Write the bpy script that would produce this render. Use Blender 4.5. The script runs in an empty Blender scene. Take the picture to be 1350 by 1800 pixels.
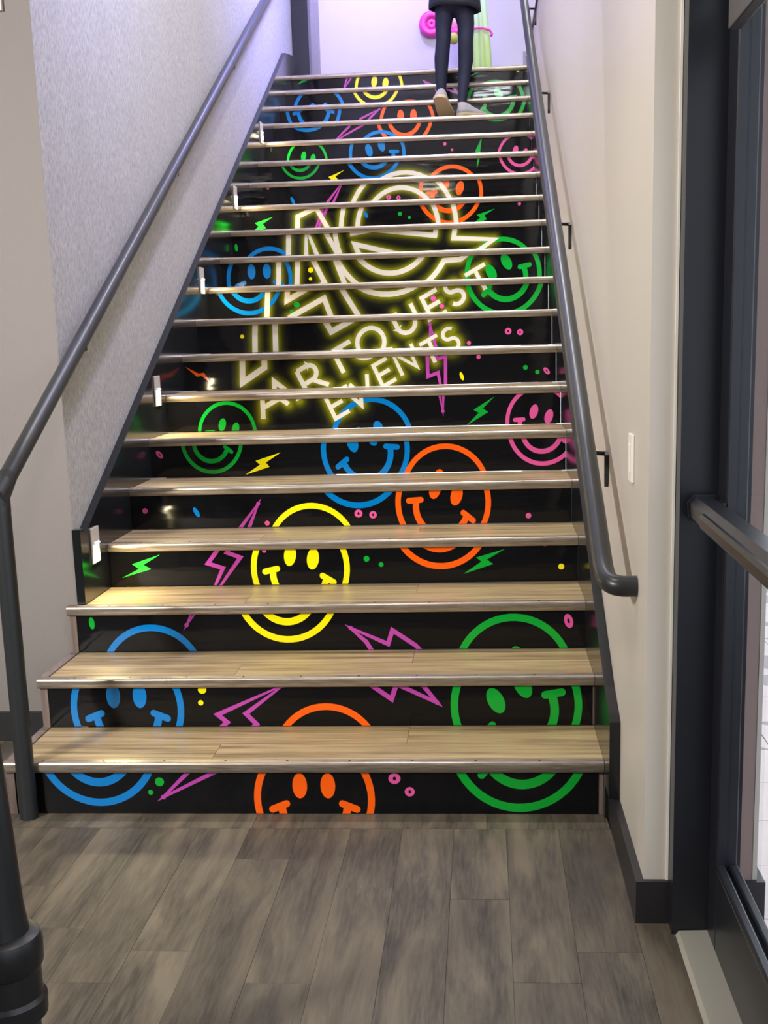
import bpy, bmesh, math, random
from mathutils import Vector, Matrix
from mathutils.geometry import tessellate_polygon
random.seed(7)
SC = bpy.context.scene
COL = SC.collection

# ------------------------------------------------------------------ camera
def cam_axes(yaw, pitch, roll):
    cy, sy, cp, sp = math.cos(yaw), math.sin(yaw), math.cos(pitch), math.sin(pitch)
    f = Vector((sy*cp, cy*cp, sp)); r = Vector((cy, -sy, 0)); u = r.cross(f)
    c, s = math.cos(roll), math.sin(roll)
    return c*r + s*u, c*u - s*r, f
FPX = 2131.43
cd = bpy.data.cameras.new('camera'); cam = bpy.data.objects.new('camera', cd); COL.objects.link(cam)
r_, u_, f_ = cam_axes(-.0797, -.1992, -.0290)
cam.matrix_world = Matrix.Translation((-.3361, -3.3524, 1.3949)) @ Matrix((r_, u_, -f_)).transposed().to_4x4()
cd.sensor_fit = 'HORIZONTAL'; cd.sensor_width = 36; cd.lens = FPX/1350*36
cd.shift_x = -10.5/1350; cd.shift_y = 116.45/1350
cd.clip_start = .02
SC.camera = cam

# ------------------------------------------------------------------ world, lights, exposure
W = bpy.data.worlds.new('world'); SC.world = W; W.use_nodes = True
bg = W.node_tree.nodes['Background']
bg.inputs[0].default_value = (.92, .93, 1.0, 1); bg.inputs[1].default_value = 2.4
SC.view_settings.view_transform = 'Standard'; SC.view_settings.look = 'None'
SC.view_settings.exposure = 0.0; SC.view_settings.gamma = 1.0
SC.view_settings.use_curve_mapping = False

def area(name, loc, target, size, power, col, size_y=None, spread=None):
    l = bpy.data.lights.new(name, 'AREA'); l.energy = power; l.color = col
    l.shape = 'RECTANGLE' if size_y else 'DISK'; l.size = size
    if size_y: l.size_y = size_y
    if spread: l.spread = math.radians(spread)
    o = bpy.data.objects.new(name, l); COL.objects.link(o); o.location = loc
    o.rotation_euler = (Vector(target)-Vector(loc)).to_track_quat('-Z', 'Y').to_euler()
    return o
WARM = (1, .92, .81)
area('lobby_downlight', (-.80, -.75, 2.90), (-.80, -.60, 0), .30, 17, WARM)
area('lobby_downlight', (-2.6, -1.2, 2.90), (-2.6, -1.1, 0), .30, 9, WARM)
area('riser_fill_light', (-3.35, -3.3, 2.85), (-.9, 1.5, 1.0), .5, 116, (1, .96, .90), .5, 100)  # added fill light, brightens the printed risers from the lobby side
area('stairwell_downlight', (-.52, 1.5, 5.85), (-.80, 1.9, 0), .22, 165, (1, .965, .91))
area('stairwell_downlight', (-.52, 4.2, 5.85), (-.75, 4.7, 0), .30, 60, (.96, .95, 1))
area('stairwell_wall_lamp', (-.22, .90, 3.95), (-.22, 6, 3.2), .55, 12, (.90, .97, 1), .10)
area('landing_colour_lamp', (-.70, 5.3, 5.7), (-1.75, 5.2, 4.3), .4, 120, (.34, .32, 1), None, 85)
area('landing_colour_lamp', (-1.1, 7.1, 5.7), (-1.5, 8.25, 3.8), .5, 30, (.40, .34, 1), None, 90)
area('stairwell_colour_lamp', (-.45, 1.3, 5.8), (-1.75, 1.2, 4.4), .4, 92, (.34, .34, 1), None, 75)
area('landing_downlight', (.2, 7.2, 5.8), (.2, 7.6, 3.3), .6, 15, (1, .98, 1))

# ------------------------------------------------------------------ materials
def lin(c):
    return tuple(((v/255)/12.92 if v/255 <= .04045 else ((v/255+.055)/1.055)**2.4) for v in c)
def srgb(r, g, b): return lin((r, g, b))
class M:
    """small node material builder"""
    def __init__(s, name, col=(.5,.5,.5), rough=.5, metal=0, spec=.5, coat=0):
        s.m = bpy.data.materials.new(name); s.m.use_nodes = True
        s.t = s.m.node_tree; s.n = s.t.nodes; s.b = s.n['Principled BSDF']
        s.b.inputs['Base Color'].default_value = (*col, 1); s.b.inputs['Roughness'].default_value = rough
        s.b.inputs['Metallic'].default_value = metal; s.b.inputs['Specular IOR Level'].default_value = spec
        s.b.inputs['Coat Weight'].default_value = coat
    def node(s, typ, **kw):
        n = s.n.new(typ)
        for k, v in kw.items():
            if hasattr(n, k): setattr(n, k, v)
        return n
    def link(s, a, b): s.t.links.new(a, b)
    def coords(s, scale=(1,1,1), rand=False, gen='Object'):
        tc = s.node('ShaderNodeTexCoord'); mp = s.node('ShaderNodeMapping'); mp.inputs['Scale'].default_value = scale
        s.link(tc.outputs[gen], mp.inputs['Vector'])
        if rand:
            oi = s.node('ShaderNodeObjectInfo'); mu = s.node('ShaderNodeMath', operation='MULTIPLY'); mu.inputs[1].default_value = 37.
            s.link(oi.outputs['Random'], mu.inputs[0]); cx = s.node('ShaderNodeCombineXYZ')
            s.link(mu.outputs[0], cx.inputs[0]); s.link(mu.outputs[0], cx.inputs[1]); s.link(cx.outputs[0], mp.inputs['Location'])
        return mp.outputs[0]
    def noise(s, vec, scale, detail=3, rough=.55, dist=0):
        n = s.node('ShaderNodeTexNoise'); n.inputs['Scale'].default_value = scale; n.inputs['Detail'].default_value = detail
        n.inputs['Roughness'].default_value = rough; n.inputs['Distortion'].default_value = dist
        s.link(vec, n.inputs['Vector']); return n.outputs['Fac']
    def ramp(s, fac, stops):
        r = s.node('ShaderNodeValToRGB'); e = r.color_ramp.elements
        while len(e) < len(stops): e.new(.5)
        for el, (p, c) in zip(e, stops): el.position = p; el.color = (*c, 1)
        s.link(fac, r.inputs[0]); return r.outputs[0]
    def mix(s, fac, a, b, typ='MIX'):
        n = s.node('ShaderNodeMix', data_type='RGBA', blend_type=typ)
        if isinstance(fac, (int, float)): n.inputs[0].default_value = fac
        else: s.link(fac, n.inputs[0])
        for v, i in ((a, 6), (b, 7)):
            if isinstance(v, tuple): n.inputs[i].default_value = (*v, 1)
            else: s.link(v, n.inputs[i])
        return n.outputs[2]
    def base(s, c): s.link(c, s.b.inputs['Base Color'])
    def bump(s, h, strength=.2, dist=.01):
        n = s.node('ShaderNodeBump'); n.inputs['Strength'].default_value = strength; n.inputs['Distance'].default_value = dist
        s.link(h, n.inputs['Height']); s.link(n.outputs[0], s.b.inputs['Normal']); return s
    def emit(s, col, st):
        s.b.inputs['Emission Color'].default_value = (*col, 1); s.b.inputs['Emission Strength'].default_value = st; return s

def ripple(m, st=.35):
    v = m.coords((1.0, 1.0, 5.0), gen='Object')
    m.bump(m.noise(v, 3.2, 2, .4), st, .006)
def paint(name, col, rough=.6, orange_peel=.08, scale=260):
    m = M(name, col, rough, spec=.35); v = m.coords()
    m.base(m.mix(m.noise(v, 1.3, 3), tuple(c*.95 for c in col), tuple(min(1, c*1.03) for c in col)))
    m.bump(m.noise(v, scale, 2), orange_peel, .002); return m
mt = {}
mt['right_wall'] = paint('cream_wall_paint', srgb(196, 189, 180), .42)
mt['front_wall'] = paint('stippled_wall_paint', srgb(130, 124, 122), .7, .5, 190)
mt['back_wall'] = paint('pale_wall_paint', srgb(206, 202, 214), .6)
mt['taupe_wall'] = paint('taupe_wall_paint', srgb(150, 128, 124), .6)
mt['ceiling'] = paint('white_ceiling_paint', srgb(225, 224, 222), .8)
m = M('woven_wallpaper', (.4,.4,.4), .75, spec=.3); v = m.coords((1, 1, .35))
fib = m.noise(v, 120, 3, .7); blot = m.noise(m.coords((1,1,1)), 5, 4, .6)
c1 = m.ramp(fib, [(.30, srgb(136, 136, 131)), (.70, srgb(186, 185, 177))])
m.base(m.mix(m.ramp(blot, [(.3, (0,0,0)), (.7, (.35,.35,.35))]), c1, srgb(146, 146, 139))); m.bump(fib, .25, .002); mt['wallpaper'] = m
m = M('black_baseboard', srgb(34, 33, 36), .4); mt['baseboard'] = m
m = M('gloss_black_skirt', srgb(22, 24, 26), .17, spec=.42); m.bump(m.noise(m.coords(), 2.2, 2), .04, .01); mt['skirt'] = m
m = M('black_vinyl', (.0045, .0045, .0055), .085, spec=.25); ripple(m); mt['vinyl'] = m
PC = dict(blue=(0, 116, 190), orange=(240, 92, 12), green=(8, 158, 48), yellow=(236, 224, 10), pink=(214, 84, 150),
          purple=(176, 66, 160), lime=(40, 240, 60), white=(218, 214, 200))
for k, c in PC.items():
    m = M('print_' + k, srgb(*c), .12, spec=.45); ripple(m); mt[k] = m
m = M('print_neon_halo', (0, 0, 0), .10, spec=.45); ripple(m)
va = m.node('ShaderNodeVertexColor'); va.layer_name = 'print'; m.base(va.outputs[0]); mt['halo'] = m
# oak tread boards (grain along x)
m = M('light_oak_tread', (.4,.3,.2), .38, spec=.4); v = m.coords((1.3, 26, 26), rand=True)
g1 = m.noise(v, 1.6, 5, .62, .35); g2 = m.noise(m.coords((4, 160, 160), rand=True), 1.5, 3)
c1 = m.ramp(g1, [(.32, srgb(100, 84, 60)), (.48, srgb(145, 126, 92)), (.66, srgb(176, 156, 116))])
m.base(m.mix(m.ramp(g2, [(.35, (0,0,0)), (.75, (.45,.45,.45))]), c1, srgb(136, 116, 84))); mt['oak'] = m
m = M('brown_end_trim', srgb(112, 98, 90), .45); m.base(m.ramp(m.noise(m.coords((30,30,2)), 2, 4), [(.3, srgb(92, 78, 72)), (.7, srgb(128, 112, 104))])); mt['end_trim'] = m
m = M('champagne_metal_nosing', srgb(178, 166, 150), .30, metal=.75, spec=.5)
m.base(m.ramp(m.noise(m.coords((3, 40, 40)), 4, 4), [(.3, srgb(136, 124, 112)), (.7, srgb(178, 167, 152))])); mt['nosing'] = m
m = M('dark_screw', (.02,.02,.02), .4, metal=.6); mt['screw'] = m
# floor planks (grain along y)
m = M('grey_brown_floor_plank', (.2,.18,.16), .48, spec=.3)
big = m.noise(m.coords((7, 1.1, 1), rand=True), 1.5, 5, .6, .5); fine = m.noise(m.coords((60, 5, 1), rand=True), 2, 4, .6)
oi = m.node('ShaderNodeObjectInfo')
c1 = m.ramp(big, [(.33, srgb(50, 45, 40)), (.48, srgb(78, 71, 62)), (.66, srgb(114, 104, 88))])
c2 = m.mix(m.ramp(fine, [(.40, (0,0,0)), (.8, (.55,.55,.55))]), c1, srgb(118, 110, 96))
m.base(m.mix(m.ramp(oi.outputs['Random'], [(0, (.0,.0,.0)), (1, (.35,.35,.35))]), c2, srgb(66, 58, 50))); m.bump(fine, .06, .002); mt['plank'] = m
m = M('floor_screed', srgb(52, 46, 42), .7); mt['screed'] = m
m = M('dark_grey_rail_paint', srgb(40, 42, 44), .34, spec=.4); mt['rail'] = m
m = M('bronze_black_aluminium', srgb(30, 32, 40), .34, metal=.2, spec=.5); mt['frame'] = m
m = M('black_iron', srgb(30, 31, 32), .45); mt['iron'] = m
m = M('satin_aluminium', srgb(166, 164, 154), .40, metal=.25); m.bump(m.noise(m.coords((300, 3, 300)), 2, 3), .1, .001); mt['alu'] = m
m = M('grey_closer_metal', srgb(70, 68, 67), .5); mt['closer'] = m
m = M('white_plastic', srgb(232, 228, 220), .4); mt['plastic'] = m
m = M('step_light_lens', (1, .95, .85), .4).emit((1, .93, .78), 16); mt['lens'] = m
m = M('beige_plastic', srgb(186, 182, 172), .4); mt['plate'] = m
m = M('black_rubber', srgb(20, 21, 24), .35); mt['rubber'] = m
m = M('pale_stone_tile', srgb(226, 214, 214), .4); m.base(m.mix(m.noise(m.coords(), 6, 3), srgb(218, 204, 204), srgb(236, 226, 224))); mt['tile'] = m
m = M('grey_stone_tile', srgb(160, 152, 160), .4); mt['tile_grey'] = m
m = M('navy_leggings', srgb(10, 17, 44), .75); m.bump(m.noise(m.coords((1,1,.4)), 60, 2), .15, .004); mt['leggings'] = m
m = M('navy_jacket', srgb(12, 16, 34), .7); m.bump(m.noise(m.coords(), 26, 3), .35, .01); mt['jacket'] = m
m = M('skin', srgb(206, 160, 134), .5); mt['skin'] = m
m = M('brown_hair', srgb(62, 44, 32), .5); mt['hair'] = m
m = M('grey_shoe_knit', srgb(150, 148, 150), .8); m.bump(m.noise(m.coords(), 220, 2), .2, .002); mt['shoe'] = m
m = M('tan_rubber_sole', srgb(178, 160, 128), .6); mt['sole'] = m
m = M('pink_gloss', srgb(240, 72, 176), .35); mt['pink_deco'] = m
m = M('pale_green_cloth', srgb(178, 220, 130), .8)
tc = m.node('ShaderNodeTexCoord'); sx = m.node('ShaderNodeSeparateXYZ'); m.link(tc.outputs['Object'], sx.inputs[0])
m.base(m.ramp(sx.outputs[2], [(.0, srgb(176, 216, 104)), (.5, srgb(196, 226, 150)), (.9, srgb(206, 236, 214))])); mt['green_cloth'] = m
m = M('olive_gloss', srgb(180, 186, 96), .4); mt['olive'] = m
m = M('rose_white_gloss', srgb(246, 196, 214), .4); mt['rose'] = m
# thin window glass: clear with a fresnel reflection
m = M('clear_glass'); n = m.n; tr = n.new('ShaderNodeBsdfTransparent'); gl = n.new('ShaderNodeBsdfGlossy'); gl.inputs['Roughness'].default_value = .01
fr = n.new('ShaderNodeFresnel'); fr.inputs[0].default_value = 1.3; mx = n.new('ShaderNodeMixShader'); tr.inputs[0].default_value = (.93, .96, .96, 1)
ge = n.new('ShaderNodeNewGeometry'); sb = n.new('ShaderNodeMath'); sb.operation = 'SUBTRACT'; sb.inputs[0].default_value = 1; m.link(ge.outputs['Backfacing'], sb.inputs[1]); mu = n.new('ShaderNodeMath'); mu.operation = 'MULTIPLY'; m.link(fr.outputs[0], mu.inputs[0]); m.link(sb.outputs[0], mu.inputs[1])
m.link(mu.outputs[0], mx.inputs[0]); m.link(tr.outputs[0], mx.inputs[1]); m.link(gl.outputs[0], mx.inputs[2]); m.link(mx.outputs[0], n['Material Output'].inputs[0]); mt['glass'] = m

# ------------------------------------------------------------------ object helpers
def tag(o, label=None, cat=None, group=None, kind=None):
    for k, v in (('label', label), ('category', cat), ('group', group), ('kind', kind)):
        if v: o[k] = v
    return o
def thing(name, loc, label, cat, group=None):
    o = bpy.data.objects.new(name, None); COL.objects.link(o); o.location = loc; o.empty_display_size = .1
    return tag(o, label, cat, group)
def root_of(o):
    v = Vector((0, 0, 0))
    while o: v += o.location; o = o.parent
    return v
def mesh_obj(name, me, mats, parent=None, origin=None):
    """mesh given in world coordinates; re-based to its origin"""
    if parent is not None: org = root_of(parent)
    else: org = Vector(origin) if origin is not None else Vector((0, 0, 0))
    me.transform(Matrix.Translation(-org))
    o = bpy.data.objects.new(name, me); COL.objects.link(o)
    if parent is not None: o.parent = parent
    else: o.location = org
    for k in (mats if isinstance(mats, (list, tuple)) else [mats]): me.materials.append(mt[k].m)
    return o
def obj(name, bm, mats, parent=None, smooth=False, origin=None):
    bmesh.ops.recalc_face_normals(bm, faces=bm.faces[:])
    me = bpy.data.meshes.new(name); bm.to_mesh(me); bm.free()
    if smooth is True:
        me.polygons.foreach_set('use_smooth', [True]*len(me.polygons))
    elif smooth:
        me.polygons.foreach_set('use_smooth', [True]*len(me.polygons)); me.set_sharp_from_angle(angle=math.radians(smooth))
    return mesh_obj(name, me, mats, parent, origin)
def raw(name, verts, faces, mats, parent=None, smooth=False):
    me = bpy.data.meshes.new(name); me.from_pydata(verts, [], faces); me.update()
    return mesh_obj(name, me, mats, parent)
def box(bm, x0, x1, y0, y1, z0, z1, bev=0, seg=1, mat=0):
    r = bmesh.ops.create_cube(bm, size=1)
    vs = r['verts']
    for v in vs: v.co = Vector(((x0+x1)/2+v.co.x*(x1-x0), (y0+y1)/2+v.co.y*(y1-y0), (z0+z1)/2+v.co.z*(z1-z0)))
    fs = list({f for v in vs for f in v.link_faces})
    for f in fs: f.material_index = mat
    if bev:
        es = list({e for v in vs for e in v.link_edges})
        bmesh.ops.bevel(bm, geom=es, offset=bev, segments=seg, affect='EDGES', profile=.6)
    return bm
def bx(*a, **k): return box(bmesh.new(), *a, **k)
def prism(bm, pts, ax, a, b):
    """extrude a 2-D outline along axis ax from a to b (pts are the two other coordinates in xyz order)"""
    def P(p, t):
        l = list(p); l.insert('xyz'.index(ax), t); return l
    A = [bm.verts.new(P(p, a)) for p in pts]; B = [bm.verts.new(P(p, b)) for p in pts]
    n = len(pts); bm.faces.new(A); bm.faces.new(B[::-1])
    for i in range(n): bm.faces.new((A[i], B[i], B[(i+1) % n], A[(i+1) % n]))
    return bm
def tube(bm, pts, rad, seg=16, cap=True, squash=None):
    pts = [Vector(p) for p in pts]; rad = rad if isinstance(rad, (list, tuple)) else [rad]*len(pts)
    up = None; rings = []
    for i, p in enumerate(pts):
        t = (pts[min(i+1, len(pts)-1)]-pts[max(i-1, 0)]).normalized()
        if up is None:
            up = Vector((0, 0, 1)) if abs(t.z) < .9 else Vector((0, 1, 0))
        s = t.cross(up).normalized(); up = s.cross(t).normalized()
        k = 1
        if 0 < i < len(pts)-1:
            a = (pts[i]-pts[i-1]).normalized().dot((pts[i+1]-pts[i]).normalized()); k = 1/max(.6, math.sqrt((1+a)/2)) if len(pts) < 5 else 1
        rings.append([bm.verts.new(p+rad[i]*(s*math.cos(q)+up*math.sin(q)*k)) for q in (2*math.pi*j/seg for j in range(seg))])
    for a, b in zip(rings, rings[1:]):
        for j in range(seg): bm.faces.new((a[j], a[(j+1) % seg], b[(j+1) % seg], b[j]))
    if cap: bm.faces.new(rings[0][::-1]); bm.faces.new(rings[-1])
    return bm
def lathe(bm, c, prof, seg=32, axis='z'):
    rings = []
    for r, h in prof:
        ring = []
        for j in range(seg):
            q = 2*math.pi*j/seg; a, b = r*math.cos(q), r*math.sin(q)
            d = {'z': (a, b, h), 'x': (h, a, b), 'y': (a, h, b)}[axis]
            ring.append(bm.verts.new(Vector(c)+Vector(d)))
        rings.append(ring)
    for a, b in zip(rings, rings[1:]):
        for j in range(seg): bm.faces.new((a[j], a[(j+1) % seg], b[(j+1) % seg], b[j]))
    bm.faces.new(rings[0][::-1]); bm.faces.new(rings[-1]); return bm
def ellipsoid(bm, c, r, u=16, v=12, rot=None):
    g = bmesh.ops.create_uvsphere(bm, u_segments=u, v_segments=v, radius=1)
    mtx = Matrix.Translation(c) @ (rot.to_4x4() if rot else Matrix.Identity(4)) @ Matrix.Diagonal((*r, 1))
    bmesh.ops.transform(bm, matrix=mtx, verts=g['verts']); return bm
def struct(name, bm, mats, parent=None, **k):
    o = obj(name, bm, mats, parent, **k)
    if parent is None: o['kind'] = 'structure'
    return o

# ------------------------------------------------------------------ stair dimensions (metres)
D, RZ, SW = .3256, .165, 1.7259          # run, rise, clear width; x = 0 is the right skirt, y = 0 the first nosing
NR = 20
XL, XR = -SW, 0.0
XE = -1.785                               # open left end of the three lowest treads
WALL_L, WALL_R, Y_FRONT = -1.757, .03, .700
def zn(y): return (y/D+1)*RZ              # nosing line
TOPZ = NR*RZ

# ------------------------------------------------------------------ room shell
fl = struct('floor', bx(-3.7, .20, -5.2, 8.3, -.12, -.008), 'screed')
PW = .1478
x = -.138 + PW*2
row = 0
while x > -3.0:
    xa, xb = x-PW, x; x -= PW; row += 1
    yend = -.092 if xa > -1.83 else Y_FRONT
    y = {2: -.924, 3: -.53, 4: -1.36, 5: -.47, 6: -.94, 7: -.30}.get(row-1, -.2-random.random()*1.1)
    ys = [yend]
    while y > -2.7: ys.append(y); y -= 1.22
    ys.append(-2.75)
    for b, a in zip(ys, ys[1:]):
        if b-a < .06: continue
        xr = min(xb, .098)
        if xr-xa < .02: continue
        bm = bx(xa+.0004, xr-.0004, a+.0004, b-.0004, -.007, random.uniform(-.0004, .0004))
        obj('plank', bm, 'plank', fl)
for a, b in ((-1.79, -1.02), (-1.02, -.34), (-.34, .008)):          # border strip laid across the foot of the stairs
    bm = bx(a+.0006, b-.0006, -.0905, .03, -.007, .0003)
    obj('border_plank', bm, 'plank', fl)
struct('wall_left', prism(bmesh.new(), [(WALL_L, Y_FRONT+.0003), (WALL_L, 8.3), (WALL_L-.14, 8.3), (WALL_L-.14, Y_FRONT+.14), (WALL_L-.0006, Y_FRONT+.14), (WALL_L-.0006, Y_FRONT+.0003)], 'z', 0, 5.95), 'wallpaper')
struct('wall_front', bx(-3.7, WALL_L-.0010, Y_FRONT, Y_FRONT+.139, 0, 5.95), 'front_wall')
struct('wall_right', bx(WALL_R, .2395, -.635, 8.3, 0, 3.345), 'right_wall')
struct('wall_vestibule', bx(.24, .292, -.635, 8.3, 0, 3.345), 'taupe_wall')
struct('trim_6', prism(bmesh.new(), [(.283, -.6365), (.2935, -.6365), (.2935, -.626), (.2925, -.626), (.2925, -.6355), (.283, -.6355)], 'z', .108, 3.3), 'right_wall')
struct('wall_back', bx(-2.6, 1.4, 8.25, 8.4, 3.0, 5.95), 'back_wall')
struct('sky_block_wall', bx(.60, .70, Y_FRONT-.14, 8.25, 3.40, 5.95), 'back_wall')  # unseen wall, added to keep sky light off the back wall
struct('wall_header', bx(WALL_L, .60, Y_FRONT-.14, Y_FRONT-.001, 2.96, 5.95), 'ceiling')
struct('wall_far_left', bx(-3.84, -3.7005, -5.2, .84, 0, 2.95), 'front_wall')
struct('wall_rear', bx(-3.84, .33, -5.34, -5.2, 0, 2.95), 'front_wall')
struct('ceiling', bx(-3.84, .33, -5.34, Y_FRONT-.14, 2.95, 3.05), 'ceiling')
struct('ceiling', bx(-2.6, .70, Y_FRONT-.14, 8.4, 5.95, 6.05), 'ceiling')
struct('floor', bx(WALL_L, WALL_R, 19*D+.05, 8.25, TOPZ-.15, TOPZ-.012), 'screed')       # upper landing
struct('baseboard_left', bx(-3.7, XE-.002, Y_FRONT-.014, Y_FRONT, 0, .107, bev=.002), 'baseboard')
struct('baseboard_right', prism(bmesh.new(), [(.011, -.649), (.011, -.0125), (.03, -.0125), (.03, -.635), (.088, -.635), (.088, -.649)], 'z', 0, .107), 'baseboard')
struct('baseboard_vestibule', prism(bmesh.new(), [(.311, -.649), (.311, 3.0), (.2938, 3.0), (.2938, -.637), (.241, -.637), (.241, -.649)], 'z', 0, .107), 'baseboard')
struct('trim_1', bx(.0815, .087, -.641, -.6355, .108, 3.3), 'plastic')
struct('trim_2', bx(.02, .335, .8, 8.2, 3.345, 3.375, bev=.004), 'frame')
struct('trim_3', bx(.03, .20, .8, 8.2, 3.376, 3.46), 'plastic')
struct('trim_4', bx(-1.755, -1.628, 6.50, 6.64, TOPZ-.012, 5.95), 'frame')
# vestibule floor behind the glass door: separate stone tiles
vf = struct('floor', bx(.172, 4.0, -5.2, 8.2, -.12, -.006), 'screed')
TS = .298
for i in range(6):
    for j in range(-3, 17):
        x0, y0 = .312+i*TS, -.62+j*TS
        a, b, c, d = x0+.0015, x0+TS-.0015, y0+.0015, y0+TS-.0015
        if y0 < -.9 and i > 3: continue
        if j < 3 or (i+j) % 3 == 0:
            obj('tile', bx(a, b, c, d, -.005, 0), 'tile', vf)
        else:                       # tile cut into a pale and a grey triangle
            bm = bmesh.new()
            for mi, pts in ((0, [(a, c), (b, c), (a, d)]), (1, [(b-.001, c+.001), (b, d), (a+.001, d)])):
                n0 = len(bm.faces); prism(bm, pts, 'z', -.005, 0); bm.faces.ensure_lookup_table()
                for f in bm.faces[n0:]: f.material_index = mi if (i*3+j) % 4 else 1-mi
            obj('tile', bm, ['tile', 'tile_grey'], vf)

# ------------------------------------------------------------------ glass door on the right
dj = struct('door_1', prism(bmesh.new(), [(.088, -.70), (.088, -.6355), (.240, -.6355), (.240, -.70), (.222, -.70), (.222, -.715), (.210, -.715), (.210, -.70)], 'z', 0, 2.50), 'frame')
obj('threshold', prism(bmesh.new(), [(.096, .0), (.104, .011), (.172, .013), (.172, 0)], 'y', -2.2, -.703), 'alu', dj)
lx0, lx1 = .168, .212
obj('stile', bx(lx0, lx1, -.80, -.708, .012, 2.30, bev=.003), 'frame', dj)
obj('stile', bx(lx0, lx1, -1.68, -1.585, .012, 2.30, bev=.003), 'frame', dj)
obj('bottom_rail', bx(lx0, lx1, -1.584, -.801, .012, .205, bev=.003), 'frame', dj)
obj('top_rail', bx(lx0, lx1, -1.584, -.801, 2.20, 2.30, bev=.003), 'frame', dj)
obj('glass_stop', bx(lx0-.001, .184, -1.584, -.801, .206, .222, bev=.003, seg=2), 'frame', dj)
obj('glass_stop', bx(.196, lx1+.001, -1.584, -.801, .206, .222, bev=.003, seg=2), 'frame', dj)
obj('glass_pane', bx(.188, .193, -1.584, -.801, .207, 2.199), 'glass', dj)
obj('frame_head', bx(.088, .240, -2.2, -.701, 2.32, 2.50), 'frame', dj)
obj('frame_jamb', bx(.088, .240, -1.78, -1.70, .014, 2.319), 'frame', dj)
# push bar
pb = obj('push_bar', prism(bmesh.new(), [(.118, .978), (.106, .990), (.104, 1.020), (.116, 1.034), (.150, 1.034), (.160, 1.024), (.160, .986), (.150, .978)], 'y', -1.66, -.735), 'frame', dj)
obj('push_pad', prism(bmesh.new(), [(.098, .992), (.094, 1.000), (.094, 1.014), (.099, 1.022), (.1055, 1.022), (.1055, .992)], 'y', -1.64, -.90), 'frame', pb)
obj('end_cap', prism(bmesh.new(), [(.116, .974), (.102, .988), (.100, 1.022), (.114, 1.038), (.160, 1.036), (.160, .976)], 'y', -.734, -.724), 'frame', pb)
obj('bar_bracket', bx(.160, .1675, -.80, -.74, .984, 1.028), 'iron', pb)
obj('bar_bracket', bx(.160, .1675, -1.55, -1.49, .984, 1.028), 'iron', pb)
cl = obj('door_closer', bx(.141, .1675, -1.12, -.83, 1.945, 2.03, bev=.004, seg=2), 'closer', dj)
obj('closer_arm', tube(bmesh.new(), [(.148, -1.05, 2.056), (.130, -.90, 2.07), (.150, -.704, 2.07)], .008, 8), 'closer', cl)
struct('window_1', bx(.182, .190, -5.2, -1.79, .11, 2.31), 'glass')
struct('trim_5', bx(.088, .240, -5.2, -1.79, .0, .10), 'frame')
struct('wall_storefront', bx(.03, .325, -5.2, -.64, 2.51, 2.95), 'right_wall')

# ------------------------------------------------------------------ printed graphics, laid out on the stair elevation (x, z)
class Sub(list):
    s = 0
def sub(polys, k):
    out = []
    for i, p in enumerate(polys):
        q = Sub(p); q.s = k+getattr(p, 's', 0); out.append(q)
    return out
def clip(poly, lo, hi, ax):
    for lim, sgn in ((lo, 1), (hi, -1)):
        out = []
        for i in range(len(poly)):
            p, q = poly[i], poly[(i+1) % len(poly)]
            dp, dq = sgn*(p[ax]-lim), sgn*(q[ax]-lim)
            if dp >= 0: out.append(p)
            if dp*dq < 0:
                t = dp/(dp-dq); out.append((p[0]+(q[0]-p[0])*t, p[1]+(q[1]-p[1])*t))
        poly = out
        if len(poly) < 3: return []
    return poly
def disc(c, rx, rz=None, rot=0, n=20):
    rz = rz or rx; cr, sr = math.cos(rot), math.sin(rot); o = []
    for i in range(n):
        q = 2*math.pi*i/n; a, b = rx*math.cos(q), rz*math.sin(q); o.append((c[0]+a*cr-b*sr, c[1]+a*sr+b*cr))
    return [o]
def stroke(pts, w, closed=False, cap=None, limit=3.2):
    n = len(pts); L, R = [], []
    for i in range(n):
        p = Vector(pts[i])
        a = Vector(pts[i-1]) if (i or closed) else None
        b = Vector(pts[(i+1) % n]) if (i < n-1 or closed) else None
        d1 = (p-a).normalized() if a is not None else (b-p).normalized()
        d2 = (b-p).normalized() if b is not None else d1
        n1, n2 = Vector((-d1.y, d1.x)), Vector((-d2.y, d2.x)); m_ = n1+n2
        m_ = m_.normalized() if m_.length > 1e-5 else n1
        k = min(limit, 1/max(.05, m_.dot(n1)))*w/2
        L.append(tuple(p+m_*k)); R.append(tuple(p-m_*k))
    P = []
    for i in range(n if closed else n-1):
        q = Sub([L[i], L[(i+1) % n], R[(i+1) % n], R[i]]); q.s = i % 3 if n < 14 else 0; P.append(q)
    if cap:
        for p in ((pts[0], pts[-1]) if cap == 'ends' else pts): P += sub(disc(p, w/2, n=12), 3)
    return P
def fill(pts):
    t = tessellate_polygon([[Vector((*p, 0)) for p in pts]])
    return [[pts[i] for i in tri] for tri in t]
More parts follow.
